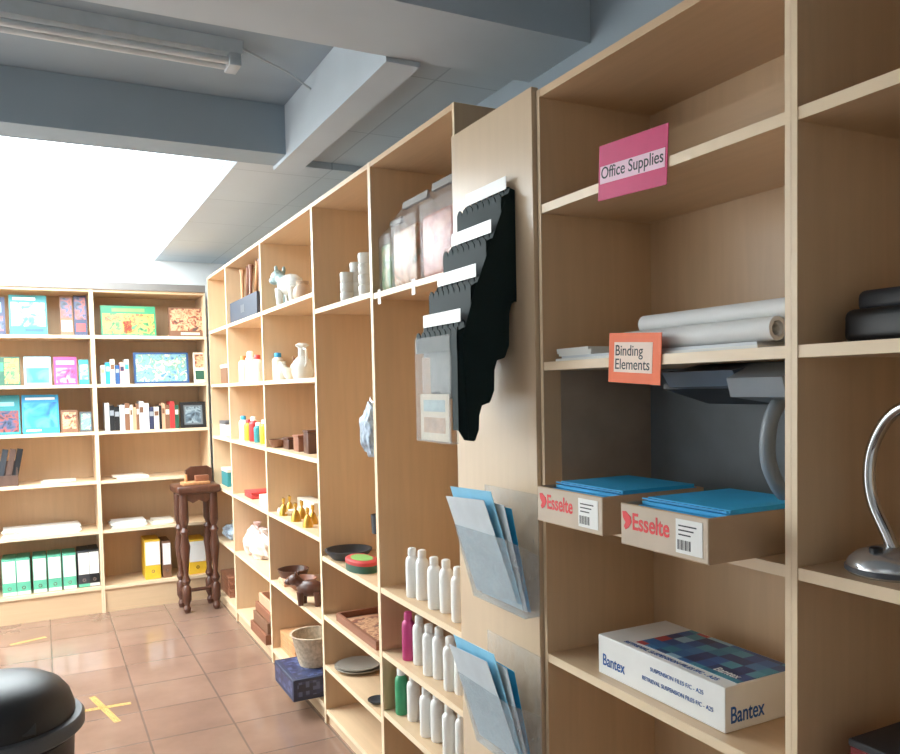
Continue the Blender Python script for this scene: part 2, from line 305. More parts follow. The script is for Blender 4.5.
# ---------------------------------------------------------------- books, binders, paper
def face_book(px0, px1, z, h, cover, prints, label, Y=5.97, th=.018, lean=.14, cat='book', name='book'):
    x0, x1 = Xat(px0, Y, z+h/2), Xat(px1, Y, z+h/2)
    if x0 < .33 < x1+.02: x1 = min(x1, .317)
    wd = x1-x0
    t = T(name, label, cat, (x0, Y, z+th*math.sin(lean)), rot=(-lean, 0, 0))
    b = bmesh.new(); bx(b, 0, wd, 0, .0025, 0, h); bx(b, 0, wd, th-.0025, th, 0, h); bx(b, 0, .003, .0025, th-.0025, 0, h)
    c = obj('cover', b, cover, t); obj('pages', BM(bx, .003, wd-.004, .0025, th-.0025, .003, h-.003), PAPER, t)
    for (a0, a1, c0, c1, m) in prints: obj('cover_print', BM(bx, a0*wd, a1*wd, -.0008, .0002, c0*h, c1*h), m, c)
    return t
face_book(-14, 5, 1.89, .25, NAVY, [(.2, .8, .6, .85, PBLUE), (.1, .9, .1, .5, A_DARK)], 'navy book at the left end of the top back shelf')
face_book(9, 47, 1.89, .268, TEAL, [(.05, .95, .22, .82, A_TEAL), (.1, .7, .87, .94, WHITE), (.4, .9, .08, .16, DBLUE)], 'teal and leaf green book standing face out on the top back shelf')
face_book(60, 73, 1.89, .27, BROWN, [(.08, .92, .45, .95, A_DARK), (.1, .9, .1, .38, CREAM)], 'narrow brown and navy book left of the navy and red one, top back shelf')
face_book(74, 87, 1.89, .275, NAVY, [(.08, .92, .4, .95, A_DARK), (.15, .85, .1, .3, RED)], 'narrow navy and red book against the shelf upright, top back shelf')
face_book(-6, 20, 1.56, .19, DGREEN, [(.4, .96, .06, .94, A_GREEN), (.05, .36, .5, .8, GREEN)], 'dark green book at the left end of the second back shelf')
face_book(24, 51, 1.56, .19, PBLUE, [(.1, .9, .74, .92, WHITE), (.08, .92, .08, .6, A_BLUE)], 'pale blue book face out on the second back shelf')
face_book(54, 77, 1.56, .19, MAG, [(.1, .9, .72, .86, PINKL), (.08, .92, .06, .6, A_MAG)], 'magenta book face out on the second back shelf')
face_book(79, 89, 1.56, .17, TEAL, [(.1, .9, .2, .8, A_TEAL)], 'slim teal booklet beside the magenta book')
face_book(-8, 20, 1.24, .26, TEAL, [(.06, .94, .06, .6, A_DARK), (.2, .8, .72, .82, PBLUE)], 'dark teal book at the left end of the third back shelf')
face_book(22, 59, 1.24, .258, BLUE, [(.1, .9, .87, .93, WHITE), (.05, .95, .14, .8, A_BLUE), (.1, .5, .06, .1, WHITE)], 'large bright blue book face out on the third back shelf')
face_book(61, 78, 1.24, .15, BROWN, [(.1, .9, .15, .9, A_BROWN)], 'small brown framed print beside the bright blue book', cat='print', name='framed_print')
face_book(80, 92, 1.24, .135, DGREY, [(.1, .9, .1, .9, A_MAP)], 'small grey print against the upright on the third back shelf', cat='print', name='framed_print')
face_book(101, 156, 1.89, .212, GREEN, [(.03, .97, .06, .74, A_GREEN), (.2, .8, .8, .92, LGREEN), (.4, .55, .1, .5, RED)], 'wide green picture book with red and yellow cover, top back shelf')
face_book(169, 207, 1.89, .21, BROWN, [(.04, .96, .2, .96, A_BROWN), (.3, .8, .06, .14, CREAM)], 'brown and orange picture book right of the green one, top back shelf')
face_book(134, 189, 1.56, .22, DBLUE, [(.04, .96, .06, .94, A_MAP)], 'wide blue atlas with a map cover on the second back shelf')
face_book(194, 208, 1.56, .22, CREAM, [(.1, .9, .5, .94, A_BROWN), (.1, .9, .1, .4, DGREEN)], 'narrow cream and brown book right of the blue atlas')
fr = T('picture_frame', 'dark framed picture at the right end of the row of books', 'picture frame', (Xat(181, 5.945, 1.3), 5.945, 1.242), rot=(-.12, 0, 0))
wf = 1.061-fr.location.x
b = bmesh.new(); bx(b, 0, wf, 0, .015, 0, .022); bx(b, 0, wf, 0, .015, .163, .185); bx(b, 0, .022, 0, .015, .022, .163); bx(b, wf-.022, wf, 0, .015, .022, .163)
obj('frame', b, BLACK, fr); pc = obj('picture', BM(bx, .022, wf-.022, .006, .012, .022, .163), SLATE, fr); obj('picture_print', BM(bx, .034, wf-.034, .004, .0062, .034, .15), A_SLATE, pc)
def upright_book(x, th, h, dp, z, m, label, group, Y=5.945, lab=None):
    t = T('book', label, 'book', (x, Y, z), 0, group)
    b = bmesh.new(); bx(b, 0, .002, 0, dp, 0, h); bx(b, th-.002, th, 0, dp, 0, h); bx(b, .002, th-.002, 0, .002, 0, h); c = obj('cover', b, m, t)
    obj('pages', BM(bx, .002, th-.002, .002, dp-.004, .003, h-.003), PAPER, t)
    if lab: obj('spine_label', BM(bx, .003, th-.003, -.0006, .0002, h*.6, h*.8), lab, c)
x = Xat(105, 5.945, 1.3); xe = Xat(179, 5.945, 1.3); i = 0
pal = [('cream', CREAM, BROWN), ('white', PAPER, LGREY), ('dark brown', BROWN, CREAM), ('navy', NAVY, GREY), ('pale grey', LGREY, BROWN), ('tan', SKIN, BROWN), ('black', BLACK, GREY), ('red', RED, CREAM), ('dark green', DGREEN, CREAM)]
seq = [4, 6, 6, 4, 2, 0, 5, 2, 4, 1, 3, 0, 6, 5, 2, 7, 8, 5, 6, 1]
while x < xe-.012 and i < 24:
    th = random.choice([.018, .022, .026, .03, .032]); k = seq[i % len(seq)]
    th = min(th, xe-x)
    upright_book(x, th, random.uniform(.155, .2), .15, 1.24, pal[k][1], 'upright %s spined book in the long row left of the dark frame' % pal[k][0], '%s books in the long row, third back shelf' % pal[k][0], lab=pal[k][2] if i % 3 else None); x += th+.001; i += 1
x = Xat(101, 5.945, 1.6)
for k, (nm, m) in enumerate([('white', PAPER), ('sky blue', BLUE), ('cream', CREAM), ('deep blue', DBLUE), ('pale pink', PINKL), ('pale grey', LGREY)]):
    upright_book(x, .028, .13+.02*(k % 3), .14, 1.56, m, 'short upright %s book left of the blue atlas' % nm, None, lab=[SKIN, WHITE, BROWN, GREY, NAVY, BLUE][k]); x += .0305
def binder(x, wd, z, h, m, label, group=None, foot=None, Y=5.95):
    t = T('binder', label, 'binder', (x, Y, z), 0, group)
    c = obj('cover', BM(bx, 0, wd, 0, .22, 0, h, .003, 1), m, t)
    obj('spine_label', BM(bx, .004, wd-.004, -.001, .0005, h*.36, h*.95), WHITE, c)
    rg = bmesh.new(); lathe(rg, [(.007, -.002), (.011, -.002), (.011, .001), (.007, .001)], 14, MT(wd/2, 0, h*.2) @ Matrix.Rotation(PI/2, 4, 'X')); obj('finger_ring', rg, CHROME, c)
    if foot: obj('spine_band', BM(bx, .002, wd-.002, -.0012, .0005, .004, h*.1), foot, c)
for k, px in enumerate([2, 16.5, 33, 48, 63]):
    binder(Xat(px, 5.95, .3), .082, .18, .242, MINT, 'mint green lever arch binder with white spine label, bottom back shelf', 'green binders on the bottom back shelf', WHITE)
binder(Xat(78, 5.95, .3), .074, .18, .25, BLK2, 'charcoal binder next to the green binders, bottom back shelf', None, MINT)
binder(.316-.066, .066, .18, .252, BLACK, 'black binder against the upright on the bottom back shelf', None, LGREY)
binder(Xat(145, 5.95, .3), .105, .18, .28, YELLOW, 'wide yellow binder left of the stool, bottom back shelf', None)
binder(Xat(162.5, 5.95, .3), .06, .18, .26, BROWN, 'slim brown binder right of the wide yellow one')
binder(Xat(189, 5.95, .3), .12, .18, .25, YELLOW, 'yellow binder half hidden behind the stool', None)
def papers(loc, wd, dp, n, label, rz=0, m=PAPER, th=.006, cat='paper stack'):
    b = bmesh.new()
    for k in range(n):
        o = random.uniform(-.012, .012); q = random.uniform(0, .012)
        bx(b, -wd/2+o, wd/2+o, q, dp+q, k*th, (k+1)*th, M=Matrix.Rotation(random.uniform(-.04, .04), 4, 'Z'))
    return tag(obj('paper_stack', b, m, None, loc, (0, 0, rz)), label, cat)
papers((Xat(42, 5.96, .57), 5.95, .565), .46, .24, 7, 'wide stack of white paper on the fifth back shelf, left bay')
papers((Xat(130, 5.96, .57), 5.95, .565), .22, .22, 6, 'stack of white paper on the fifth back shelf left of the stool')
papers((Xat(163, 5.96, .57), 5.95, .565), .14, .2, 4, 'thin stack of cream paper beside the white stack', m=CREAM)
papers((Xat(131, 5.96, .91), 5.95, .905), .21, .18, 3, 'few loose sheets on the fourth back shelf left of the stool', m=CREAM)
papers((Xat(60, 5.96, .91), 5.95, .905), .2, .18, 2, 'thin sheets lying right of the dark organiser', m=CREAM)
ORGD = mat('dark_brown_board', (84, 62, 52), .5)
og = T('desk_organiser', 'dark brown organiser at the left end of the fourth back shelf', 'desk organiser', (Xat(-6, 5.94, .95), 5.94, .905))
ow = Xat(18, 5.94, .95)-og.location.x
b = bmesh.new(); bx(b, 0, ow, 0, .01, 0, .07); bx(b, 0, ow, .1, .11, 0, .16); bx(b, 0, .008, .01, .1, 0, .12); bx(b, ow-.008, ow, .01, .1, 0, .12); bx(b, .008, ow-.008, .01, .1, 0, .008); obj('tray', b, ORGD, og)
obj('divider', BM(bx, .008, ow-.008, .055, .062, .008, .11), ORGD, og)
for k, (dx, m, nm) in enumerate([(.02, BLK2, 'charcoal'), (.065, ORGD, 'brown'), (.105, BLACK, 'black')]):
    tag(obj('brochure', BM(bx, 0, .035, 0, .006, 0, .23, M=Matrix.Rotation(.2, 4, 'Y')), m, None, (og.location.x+dx-.01, 5.96, .925), (0, 0, 0)), '%s brochure leaning in the dark organiser' % nm, 'brochure')
# ---------------------------------------------------------------- carved stool
st = T('stool', 'dark carved wooden stool with turned legs before the back shelves', 'stool', (.925, 5.69, 0), .04)
obj('seat', BM(bx, -.145, .145, -.14, .14, .81, .865, .016, 3), DWOOD, st)
ap = [(-.11, .74), (-.08, .77), (-.04, .745), (0, .765), (.04, .745), (.08, .77), (.11, .74), (.11, .812), (-.11, .812)]
for y_ in (-.11, .098): obj('apron', BM(prism, ap, 'y', y_, y_+.012), DWOOD, st)
bk = [(-.04, .865), (.14, .865), (.14, .955), (.11, .975), (.0, .975), (-.04, .95)]
obj('raised_back', BM(prism, bk, 'y', .1, .13), DWOOD, st)
lp = [(0, 0), (.018, 0), (.027, .03), (.016, .055), (.031, .09), (.031, .17), (.017, .19), (.03, .22), (.015, .26), (.022, .34), (.035, .45), (.02, .53), (.031, .555), (.017, .58), (.03, .62), (.03, .812), (0, .812)]
for sx in (-1, 1):
    for sy in (-1, 1): obj('leg', BM(lathe, lp, 14, MT(sx*.098, sy*.092, 0)), DWOOD, st)
for sx in (-1, 1): obj('stretcher', BM(tube, [(sx*.098, -.092, .13), (sx*.098, .092, .13)], .013), DWOOD, st)
obj('stretcher', BM(tube, [(-.098, 0, .13), (.098, 0, .13)], .013), DWOOD, st)
wb = T('wooden_rack', 'small light wooden rack lying on the dark stool', 'rack', (.92, 5.65, .8655), .1)
obj('slab', BM(bx, -.09, .09, -.05, .05, 0, .02, .003), LWOOD, wb); obj('bar', BM(bx, .0, .09, -.02, .02, .02, .06, .004), RWOOD, wb); obj('peg', BM(tube, [(-.06, 0, .018), (-.06, 0, .07)], .01), LWOOD, wb)
# ---------------------------------------------------------------- generic small things
def pt(px, z, X, rad=.03):
    y = Yat(px, X, z); yf = Yat(px, D, z)
    for a, b_ in BAYS:
        if a <= yf <= b_: y = min(max(y, a+.0135+rad), b_-.0135-rad)
    return (X, y, z)
def bottle(loc, h, q, m, mc, label, group=None):
    t = T('bottle', label, 'bottle', loc, 0, group)
    obj('body', BM(lathe, [(0, 0), (q*.9, 0), (q, .005), (q, h*.7), (q*.97, h*.74), (q*.88, h*.78), (q*.72, h*.81), (q*.55, h*.83), (q*.52, h*.86), (0, h*.86)], 22), m, t)
    obj('cap', BM(lathe, [(0, h*.84), (q*.62, h*.84), (q*.62, h*.965), (q*.55, h*.99), (q*.4, h), (0, h)], 18), mc, t); return t
def pot(loc, prof, m, label, cat, name, group=None, handle=None, spout=None, hm=None, seg=22):
    t = T(name, label, cat, loc, AR, group); obj('body', BM(lathe, prof, seg), m, t)
    if handle: obj('handle', BM(tube, handle, .006), hm or m, t)
    if spout: obj('spout', BM(tube, spout[0], spout[1], 10), hm or m, t)
    return t
def vprof(h, q): return [(0, 0), (q*.55, 0), (q*.85, h*.15), (q, h*.4), (q*.8, h*.65), (q*.4, h*.85), (q*.5, h), (q*.38, h), (q*.3, h*.85), (0, h*.8)]
def bowl(h, q): return [(0, 0), (q*.5, 0), (q*.8, h*.35), (q, h), (q*.93, h), (q*.7, h*.4), (0, h*.15)]
def crumple(s, seed, z0=.75):
    rnd = random.Random(seed)
    b = bmesh.new(); bmesh.ops.create_icosphere(b, subdivisions=4, radius=1)
    ph = [rnd.uniform(0, 6) for _ in range(6)]
    for q in b.verts:
        c = q.co; k = 1+.1*math.sin(5*c.x+ph[0])*math.sin(4*c.y+ph[1])+.07*math.sin(9*c.z+ph[2]+3*c.x)+.06*math.sin(13*c.y+ph[3]+4*c.z)+.03*math.sin(21*c.x+9*c.z)
        c *= k; c.x *= s[0]; c.y *= s[1]; c.z = max(-z0, c.z)*s[2]+z0*s[2]
    return b
def blob(loc, s, m, label, seed=1):
    t = T('plastic_bag', label, 'plastic bag', loc, AR)
    obj('bag_body', crumple(s, seed), m, t)
    obj('gathered_top', BM(lathe, [(0, 1.55*s[2]), (.02, 1.55*s[2]), (.009, 1.8*s[2]), (.028, 2.1*s[2]), (.02, 2.12*s[2]), (0, 1.9*s[2])], 10), m, t)
def animal(loc, s, m, mh, label, rz=0):
    t = T('figurine', label, 'figurine', loc, AR+rz)
    b = bmesh.new(); ball(b, (0, 0, .085*s), (.075*s, .045*s, .045*s))
    for x_ in (-.045, .045):
        for y_ in (-.024, .024): lathe(b, [(0, 0), (.014*s, 0), (.016*s, .03*s), (.02*s, .07*s), (0, .08*s)], 10, MT(x_*s, y_*s, 0))
    tube(b, [(.07*s, 0, .09*s), (.09*s, 0, .075*s), (.095*s, 0, .05*s)], .005*s); obj('body', b, m, t)
    b = bmesh.new(); ball(b, (-.085*s, 0, .125*s), (.036*s, .03*s, .03*s)); ball(b, (-.115*s, 0, .113*s), (.024*s, .021*s, .018*s))
    for y_ in (-.02, .02): ball(b, (-.07*s, y_*s, .155*s), (.007*s, .008*s, .016*s))
    tube(b, [(-.045*s, 0, .1*s), (-.07*s, 0, .118*s)], .026*s, 10); obj('head', b, mh, t)
def flat(px, z, X, wd, dp, h, m, name, label, cat, n=1, rz=0):
    b = bmesh.new()
    for k in range(n): bx(b, -wd/2+.006*(k % 2), wd/2-.004*(k % 3), 0, dp, k*h/n, (k+1)*h/n, min(.004, h/n/3))
    return tag(obj(name, b, m, None, pt(px, z, X, wd/2), (0, 0, AR+rz)), label, cat)
# --- far corner unit
X0 = 1.13
for px, z, m, nm, h in [(222, 1.186, WHITE, 'white carton with dark lid on the fourth shelf of the far corner unit', .1), (224, .834, TEAL, 'teal carton on the middle shelf of the far corner unit', .12), (224, 1.546, BROWN, 'brown carton on the upper shelf of the far corner unit', .13)]:
    t = T('carton', nm, 'carton', pt(px, z, X0, .11), AR)
    obj('box', BM(bx, -.1, .1, 0, .16, 0, h, .002, 1), m, t); obj('lid', BM(bx, -.103, .103, -.003, .163, h-.02, h+.004, .002, 1), DGREY if m == WHITE else CREAM, t)
blob(pt(226, .46, 1.19, .13), (.12, .08, .06), BLUEBAG, 'pale blue plastic bag on the low shelf of the far corner unit', seed=5)
flat(224, .08, 1.1, .3, .2, .14, RWOOD, 'board_stack', 'stack of reddish boards on the bottom shelf of the far corner unit', 'boards', 5)
# --- unit with sticks
y0, y1 = Yat(257, 1.10, 1.95), 5.20
DKBOX = mat('dark_slate_box', (48, 56, 72), .5)
nb = T('storage_box', 'dark slate open storage box of sticks on the top shelf', 'storage box', (1.10, (y0+y1)/2, 1.9205), AR); hw = (y1-y0)/2
b = bmesh.new(); bx(b, -hw, hw, 0, .006, 0, .13); bx(b, -hw, hw, .174, .18, 0, .13); bx(b, -hw, -hw+.006, .006, .174, 0, .13); bx(b, hw-.006, hw, .006, .174, 0, .13); bx(b, -hw+.006, hw-.006, .006, .174, 0, .006); obj('box', b, DKBOX, nb)
obj('label_plate', BM(bx, -.05, .05, -.0012, .0004, .045, .09), DGREY, nb)
for k in range(9):
    yy = y0+.09+(y1-y0-.18)*k/8; tl = (.22, -.2, .1, -.12, .25, .02, -.24, .12, -.05)[k]
    tag(obj('wooden_stick', BM(tube, [(0, 0, 0), (0, -math.sin(tl)*.16, .15), (.01, -math.sin(tl)*.3, .29+.02*(k % 3)), (.012, -math.sin(tl)*.33, .315+.02*(k % 3))], [.009, .009, .012, .02]), [LWOOD, RWOOD][k % 2], None, (1.14+.03*(k % 3), yy, 1.928)), '%s wooden stick standing in the dark storage box' % ['light', 'reddish'][k % 2], 'stick', '%s sticks in the dark box' % ['light', 'reddish'][k % 2])
for px, h, m, mc, nm in [(244, .17, CREAM, ORNG, 'cream bottle with orange cap'), (251, .19, WHITE, WHITE, 'all white bottle'), (258, .16, WHITE, RED, 'white bottle with red cap'), (264, .15, CREAM, BLUE, 'cream bottle with blue cap')]:
    bottle(pt(px, 1.546, 1.15), h, .03, m, mc, nm+' on the second shelf below the sticks')
for px, h, m, mc, nm in [(244, .15, WHITE, BLUE, 'white bottle with blue cap'), (249, .13, YELLOW, RED, 'yellow bottle with red cap'), (254, .15, RED, WHITE, 'red bottle with white cap'), (259, .12, TEAL, WHITE, 'teal bottle with white cap'), (265, .14, YELLOW, WHITE, 'yellow bottle with white cap')]:
    bottle(pt(px, 1.186, 1.15), h, .028, m, mc, nm+' on the third shelf below the sticks')
flat(248, .834, 1.12, .2, .2, .04, RED, 'folded_cloth', 'folded red cloth on the fourth shelf below the sticks', 'cloth', 3)
flat(263, .834, 1.12, .18, .2, .055, CREAM, 'folded_cloth', 'folded cream cloth beside the red cloth', 'cloth', 4)
blob(pt(252, .46, 1.2, .13), (.11, .09, .095), mat('pink_bag', (222, 190, 180), .4), 'pinkish full plastic bag on the fifth shelf below the sticks', seed=2)
blob(pt(265, .46, 1.2, .12), (.1, .09, .085), mat('white_bag', (226, 214, 206), .4), 'whitish full plastic bag beside the pinkish one', seed=3)
tz = .0802
for k, (wd, h, m, nm) in enumerate([(.36, .055, RWOOD, 'lowest'), (.33, .06, BROWN, 'second lowest'), (.34, .05, RWOOD, 'second highest'), (.28, .055, SKIN, 'topmost, tan')]):
    l = (1.06+.015*k, Yat(258, 1.06, .1), tz); t = T('wooden_tray', 'shallow wooden tray on the bottom shelf below the sticks, %s of the stack' % nm, 'tray', l, AR)
    b = bmesh.new(); bx(b, -wd/2, wd/2, 0, .24, 0, .008); obj('base', b, m, t)
    b = bmesh.new(); bx(b, -wd/2, wd/2, 0, .012, .008, h); bx(b, -wd/2, wd/2, .228, .24, .008, h); bx(b, -wd/2, -wd/2+.012, .012, .228, .008, h); bx(b, wd/2-.012, wd/2, .012, .228, .008, h); obj('rim', b, m, t); tz += h+.0003
# --- pottery unit
animal(pt(291, 1.92, 1.14, .13), 1.2, CERW, CERT, 'pale glazed animal figurine with grey teal head on the top pottery shelf', .35)
pot(pt(303, 1.92, 1.17, .06), [(0, 0), (.035, 0), (.048, .035), (.044, .07), (.028, .09), (.032, .105), (.025, .105), (0, .09)], mat('taupe_glaze', (176, 150, 126), .35), 'small taupe glazed jar at the right end of the top pottery shelf', 'jar', 'jar')
pot(pt(279, 1.92, 1.2, .06), [(0, 0), (.035, 0), (.05, .05), (.045, .12), (.03, .15), (.036, .17), (.028, .17), (0, .15)], CERT, 'grey teal glazed jug behind the animal figurine', 'jug', 'jug', handle=[(.03, 0, .15), (.07, 0, .14), (.075, 0, .09), (.048, 0, .06)], hm=CERW)
pot(pt(283, 1.546, 1.16, .05), vprof(.1, .04), CERW, 'small white vase on the second pottery shelf', 'vase', 'vase')
pot(pt(292, 1.546, 1.14, .06), bowl(.06, .05), CREAM, 'cream open bowl on the second pottery shelf', 'bowl', 'bowl')
pot(pt(303, 1.546, 1.15, .06), [(0, 0), (.045, 0), (.055, .04), (.04, .09), (.02, .11), (.02, .15), (.035, .165), (.02, .175), (0, .17)], CERW, 'white ceramic pitcher at the right end of the second pottery shelf', 'pitcher', 'pitcher', handle=[(.02, 0, .15), (.065, 0, .14), (.07, 0, .08), (.045, 0, .06)])
animal(pt(297, 1.546, 1.21, .1), .75, CREAM, CERB, 'small cream animal figurine with brown head on the second pottery shelf', -.3)
for px, sz, m, nm in [(286, (.1, .1, .05), DWOOD, 'low dark wooden block'), (296, (.09, .09, .07), RWOOD, 'red brown wooden block'), (306, (.08, .08, .1), DWOOD, 'tall dark wooden block')]:
    t = T('wooden_block', nm+' on the third shelf below the pottery', 'wooden block', pt(px, 1.186, 1.13, .06), AR)
    obj('block', BM(bx, -sz[0]/2, sz[0]/2, 0, sz[1], 0, sz[2], .004), m, t); obj('lid', BM(bx, -sz[0]/2-.003, sz[0]/2+.003, -.003, sz[1]+.003, sz[2], sz[2]+.012, .003), m, t)
flat(281, 1.186, 1.24, .22, .08, .05, LWOOD, 'board_stack', 'stack of light boards behind the wooden blocks', 'boards', 3)
pot(pt(277, 1.186, 1.13, .05), bowl(.045, .05), CERB, 'small brown bowl left of the wooden blocks', 'bowl', 'bowl')
for k, px in enumerate([284, 290, 296, 302, 308, 313]):
    pot(pt(px, .834, 1.12+.05*(k % 2)), [(0, 0), (.026, 0), (.024, .02), (.014, .05), (.005, .06), (.006, .075+.008*(k % 3)), (0, .08+.008*(k % 3))], BRASS, 'small brass bell on the fourth shelf below the pottery', 'bell', 'bell', 'brass bells on the fourth pottery shelf', handle=[(-.008, 0, .07), (-.012, 0, .09), (.012, 0, .09), (.008, 0, .07)])
flat(304, .834, 1.24, .3, .08, .07, CREAM, 'carton_sleeve', 'cream carton behind the brass bells', 'carton', 1)
papers((1.12, 4.2, .834), .16, .2, 4, 'cream papers left of the brass bells', AR, CREAM)
pot(pt(288, .46, 1.18, .1), bowl(.07, .085), DWOOD, 'dark wooden bowl on the fifth shelf below the pottery', 'bowl', 'bowl')
pot(pt(302, .46, 1.17, .1), bowl(.06, .08), RWOOD, 'red brown wooden bowl beside the dark bowl', 'bowl', 'bowl')
pot((1.3, 3.85, .46), vprof(.2, .06), CERB, 'brown glazed vase behind the wooden bowls', 'vase', 'vase')
flat(281, .46, 1.1, .12, .06, .03, SKIN, 'craft_box', 'flat tan craft box left of the wooden bowls', 'box', 2)
animal(pt(311, .46, 1.12, .1), .95, DWOOD, DWOOD, 'dark carved wooden animal at the right end of the fifth shelf', .9)
nv = T('carton', 'navy patterned carton jutting out of the bottom shelf below the pottery', 'carton', (.965, 3.82, .0804), AR)
obj('box', BM(bx, 0, .32, 0, .3, 0, .1, .002, 1), NAVY, nv); obj('lid_print', BM(bx, .02, .3, .02, .28, .0995, .1008), NAVYP, nv); obj('side_print', BM(bx, .02, .3, -.0008, .0003, .02, .085), NAVYP, nv); obj('end_print', BM(bx, .3197, .3208, .02, .28, .02, .085), NAVYP, nv)
pot((1.12, 3.67, .182), [(0, 0), (.07, 0), (.08, .03), (.105, .14), (.115, .15), (.105, .15), (.075, .04), (0, .03)], WICKER, 'pale open woven pot standing on the navy carton', 'pot', 'woven_pot')
flat(274, .08, 1.12, .3, .22, .1, LWOOD, 'board_stack', 'stack of light boards left of the navy carton', 'boards', 5)
# --- unit with stacked pots
for px, n, q, nm, X in [(348, 3, .03, 'left', 1.13), (358, 4, .03, 'middle', 1.17), (367, 4, .031, 'right', 1.12)]:
    l = pt(px, 1.842, X, q)
    for k in range(n):
        pot((l[0], l[1], 1.8422+k*.0405), [(0, 0), (q*.85, 0), (q, .006), (q, .036), (q*.93, .04), (q*.8, .04), (q*.8, .012), (0, .01)], CERW, 'small white pot in the %s stack on the top shelf' % nm, 'pot', 'pot', 'white pots in the %s stack' % nm)
yi = 2.714+.0121
hk = T('hook', 'small steel hook on the inner side of the tall bay above the hanging bag', 'hook', (1.105, yi-.0006, 1.44))
obj('stem', BM(tube, [(0, 0, 0), (0, .06, 0), (0, .085, .006), (0, .09, .02)], .003), CHROME, hk); obj('plate', BM(bx, -.01, .01, 0, .003, -.02, .02), CHROME, hk)
hb = T('hanging_bag', 'pale blue crumpled plastic bag hanging inside the tall bay', 'plastic bag', (1.105, yi+.08, 1.235))
obj('bag_body', crumple((.04, .058, .1), 9, .95), BLUEBAG, hb)
obj('loop', BM(tube, [(0, -.014, .165), (0, -.012, .2), (0, 0, .208), (0, .012, .2), (0, .014, .165)], .004), WHITE, hb); obj('contents', BM(bx, -.02, .02, -.03, .03, .05, .12, .01), DBLUE, hb)
ph = T('pen_cup', 'small black cup clipped to the inner side of the tall bay below the bag', 'cup', (1.10, yi+.0275, .955))
obj('body', BM(lathe, [(0, 0), (.024, 0), (.028, .07), (.025, .07), (.021, .005), (0, .005)], 18), BLK2, ph); obj('clip', BM(bx, -.008, .008, -.0282, -.02, .02, .08), DGREY, ph)
pot(pt(347, .757, 1.17, .1), [(0, 0), (.07, 0), (.1, .03), (.104, .04), (.095, .04), (.065, .01), (0, .01)], BLK2, 'round black dish at the rear of the shelf with the green tin', 'dish', 'dish')
tin = T('tin', 'oval dark green tin with red band on the shelf under the tall bay', 'tin', pt(362, .757, 1.14, .11), AR)
obj('body', BM(lathe, [(0, 0), (.1, 0), (.1, .03), (0, .03)], 26, sy=.6), DGREEN, tin); ld = obj('lid', BM(lathe, [(0, .03), (.102, .03), (.102, .043), (.09, .048), (0, .048)], 26, sy=.6), RED, tin); obj('lid_print', BM(lathe, [(0, .048), (.07, .048), (.07, .0488), (0, .0488)], 26, sy=.6), LGREEN, ld)
tr = T('serving_tray', 'wooden tray with a pale picture on the shelf below the green tin', 'tray', pt(355, .494, 1.1, .235), AR)
obj('base', BM(bx, -.23, .23, 0, .2, 0, .01), RWOOD, tr); b = bmesh.new(); bx(b, -.23, .23, 0, .012, .01, .035); bx(b, -.23, .23, .188, .2, .01, .035); bx(b, -.23, -.218, .012, .188, .01, .035); bx(b, .218, .23, .012, .188, .01, .035); obj('rim', b, RWOOD, tr)
pc = obj('picture', BM(bx, -.2, .2, .02, .18, .01, .0115), SKIN, tr); obj('picture_print', BM(bx, -.17, .17, .035, .165, .0115, .0122), A_BROWN, pc)
l = pt(358, .268, 1.2, .12)
for k, (q, z, nm) in enumerate([(.11, .2682, 'large grey plate lying under the smaller plate, second lowest shelf'), (.095, .2772, 'smaller grey plate lying on the large grey plate')]):
    pot((l[0]-.005*k, l[1]-.008*k, z), [(0, 0), (q*.6, 0), (q, .014), (q, .018), (q*.6, .006), (0, .005)], PLATE, nm, 'plate', 'plate', seg=28)
pot(pt(378, .268, 1.125, .08), [(0, 0), (.025, 0), (.04, .012), (.04, .015), (.025, .005), (0, .004)], BLK2, 'black saucer in front of the grey plates', 'saucer', 'saucer', seg=24)
# --- clear pouches and bottles
FOLD = mat('dull_grey_fold', (128, 122, 116), .5)
def pouch(ya, yb, X, h, m1, label):
    z = 1.8332; wd = yb-ya; dp = .1
    t = T('clear_pouch', label, 'pouch', (X, (ya+yb)/2, z), AR); hb_ = h*.76
    gab = [(0, 0), (dp, 0), (dp, hb_), (dp/2+.006, h*.93), (dp/2+.004, h), (dp/2-.004, h), (dp/2-.006, h*.93), (0, hb_)]
    obj('pouch_film', BM(prism, gab, 'x', -wd/2, wd/2), MILK, t)
    c = bmesh.new(); bx(c, -wd/2+.004, wd/2-.004, .003, dp-.006, .003, hb_*.86, .016, 3); obj('contents', c, m1, t)
    obj('folded_top', BM(prism, [(dp*.43, h*.92), (dp*.57, h*.92), (dp*.54, h*.995), (dp*.46, h*.995)], 'x', -wd/2+.004, wd/2-.004), FOLD, t)
pouch(2.592, 2.696, 1.105, .26, A_GRN2, 'clear pouch with green contents, leftmost of the three on the top shelf')
pouch(2.365, 2.57, 1.10, .30, A_ORG2, 'clear pouch with orange and green contents, middle of the three on the top shelf')
pouch(2.11, 2.335, 1.10, .31, A_REDG, 'clear pouch with brownish red contents, nearest of the three beside the cover board')
for px, nm in [(379, 'left'), (413, 'right')]:
    tag(obj('price_tag', BM(bx, -.012, .012, -.0012, 0, -.03, .02), WHITE, None, (D+.002, Yat(px, D, 1.82), 1.82), (0, 0, AR)), 'small blank white tag on the shelf edge under the pouches, %s one' % nm, 'tag')
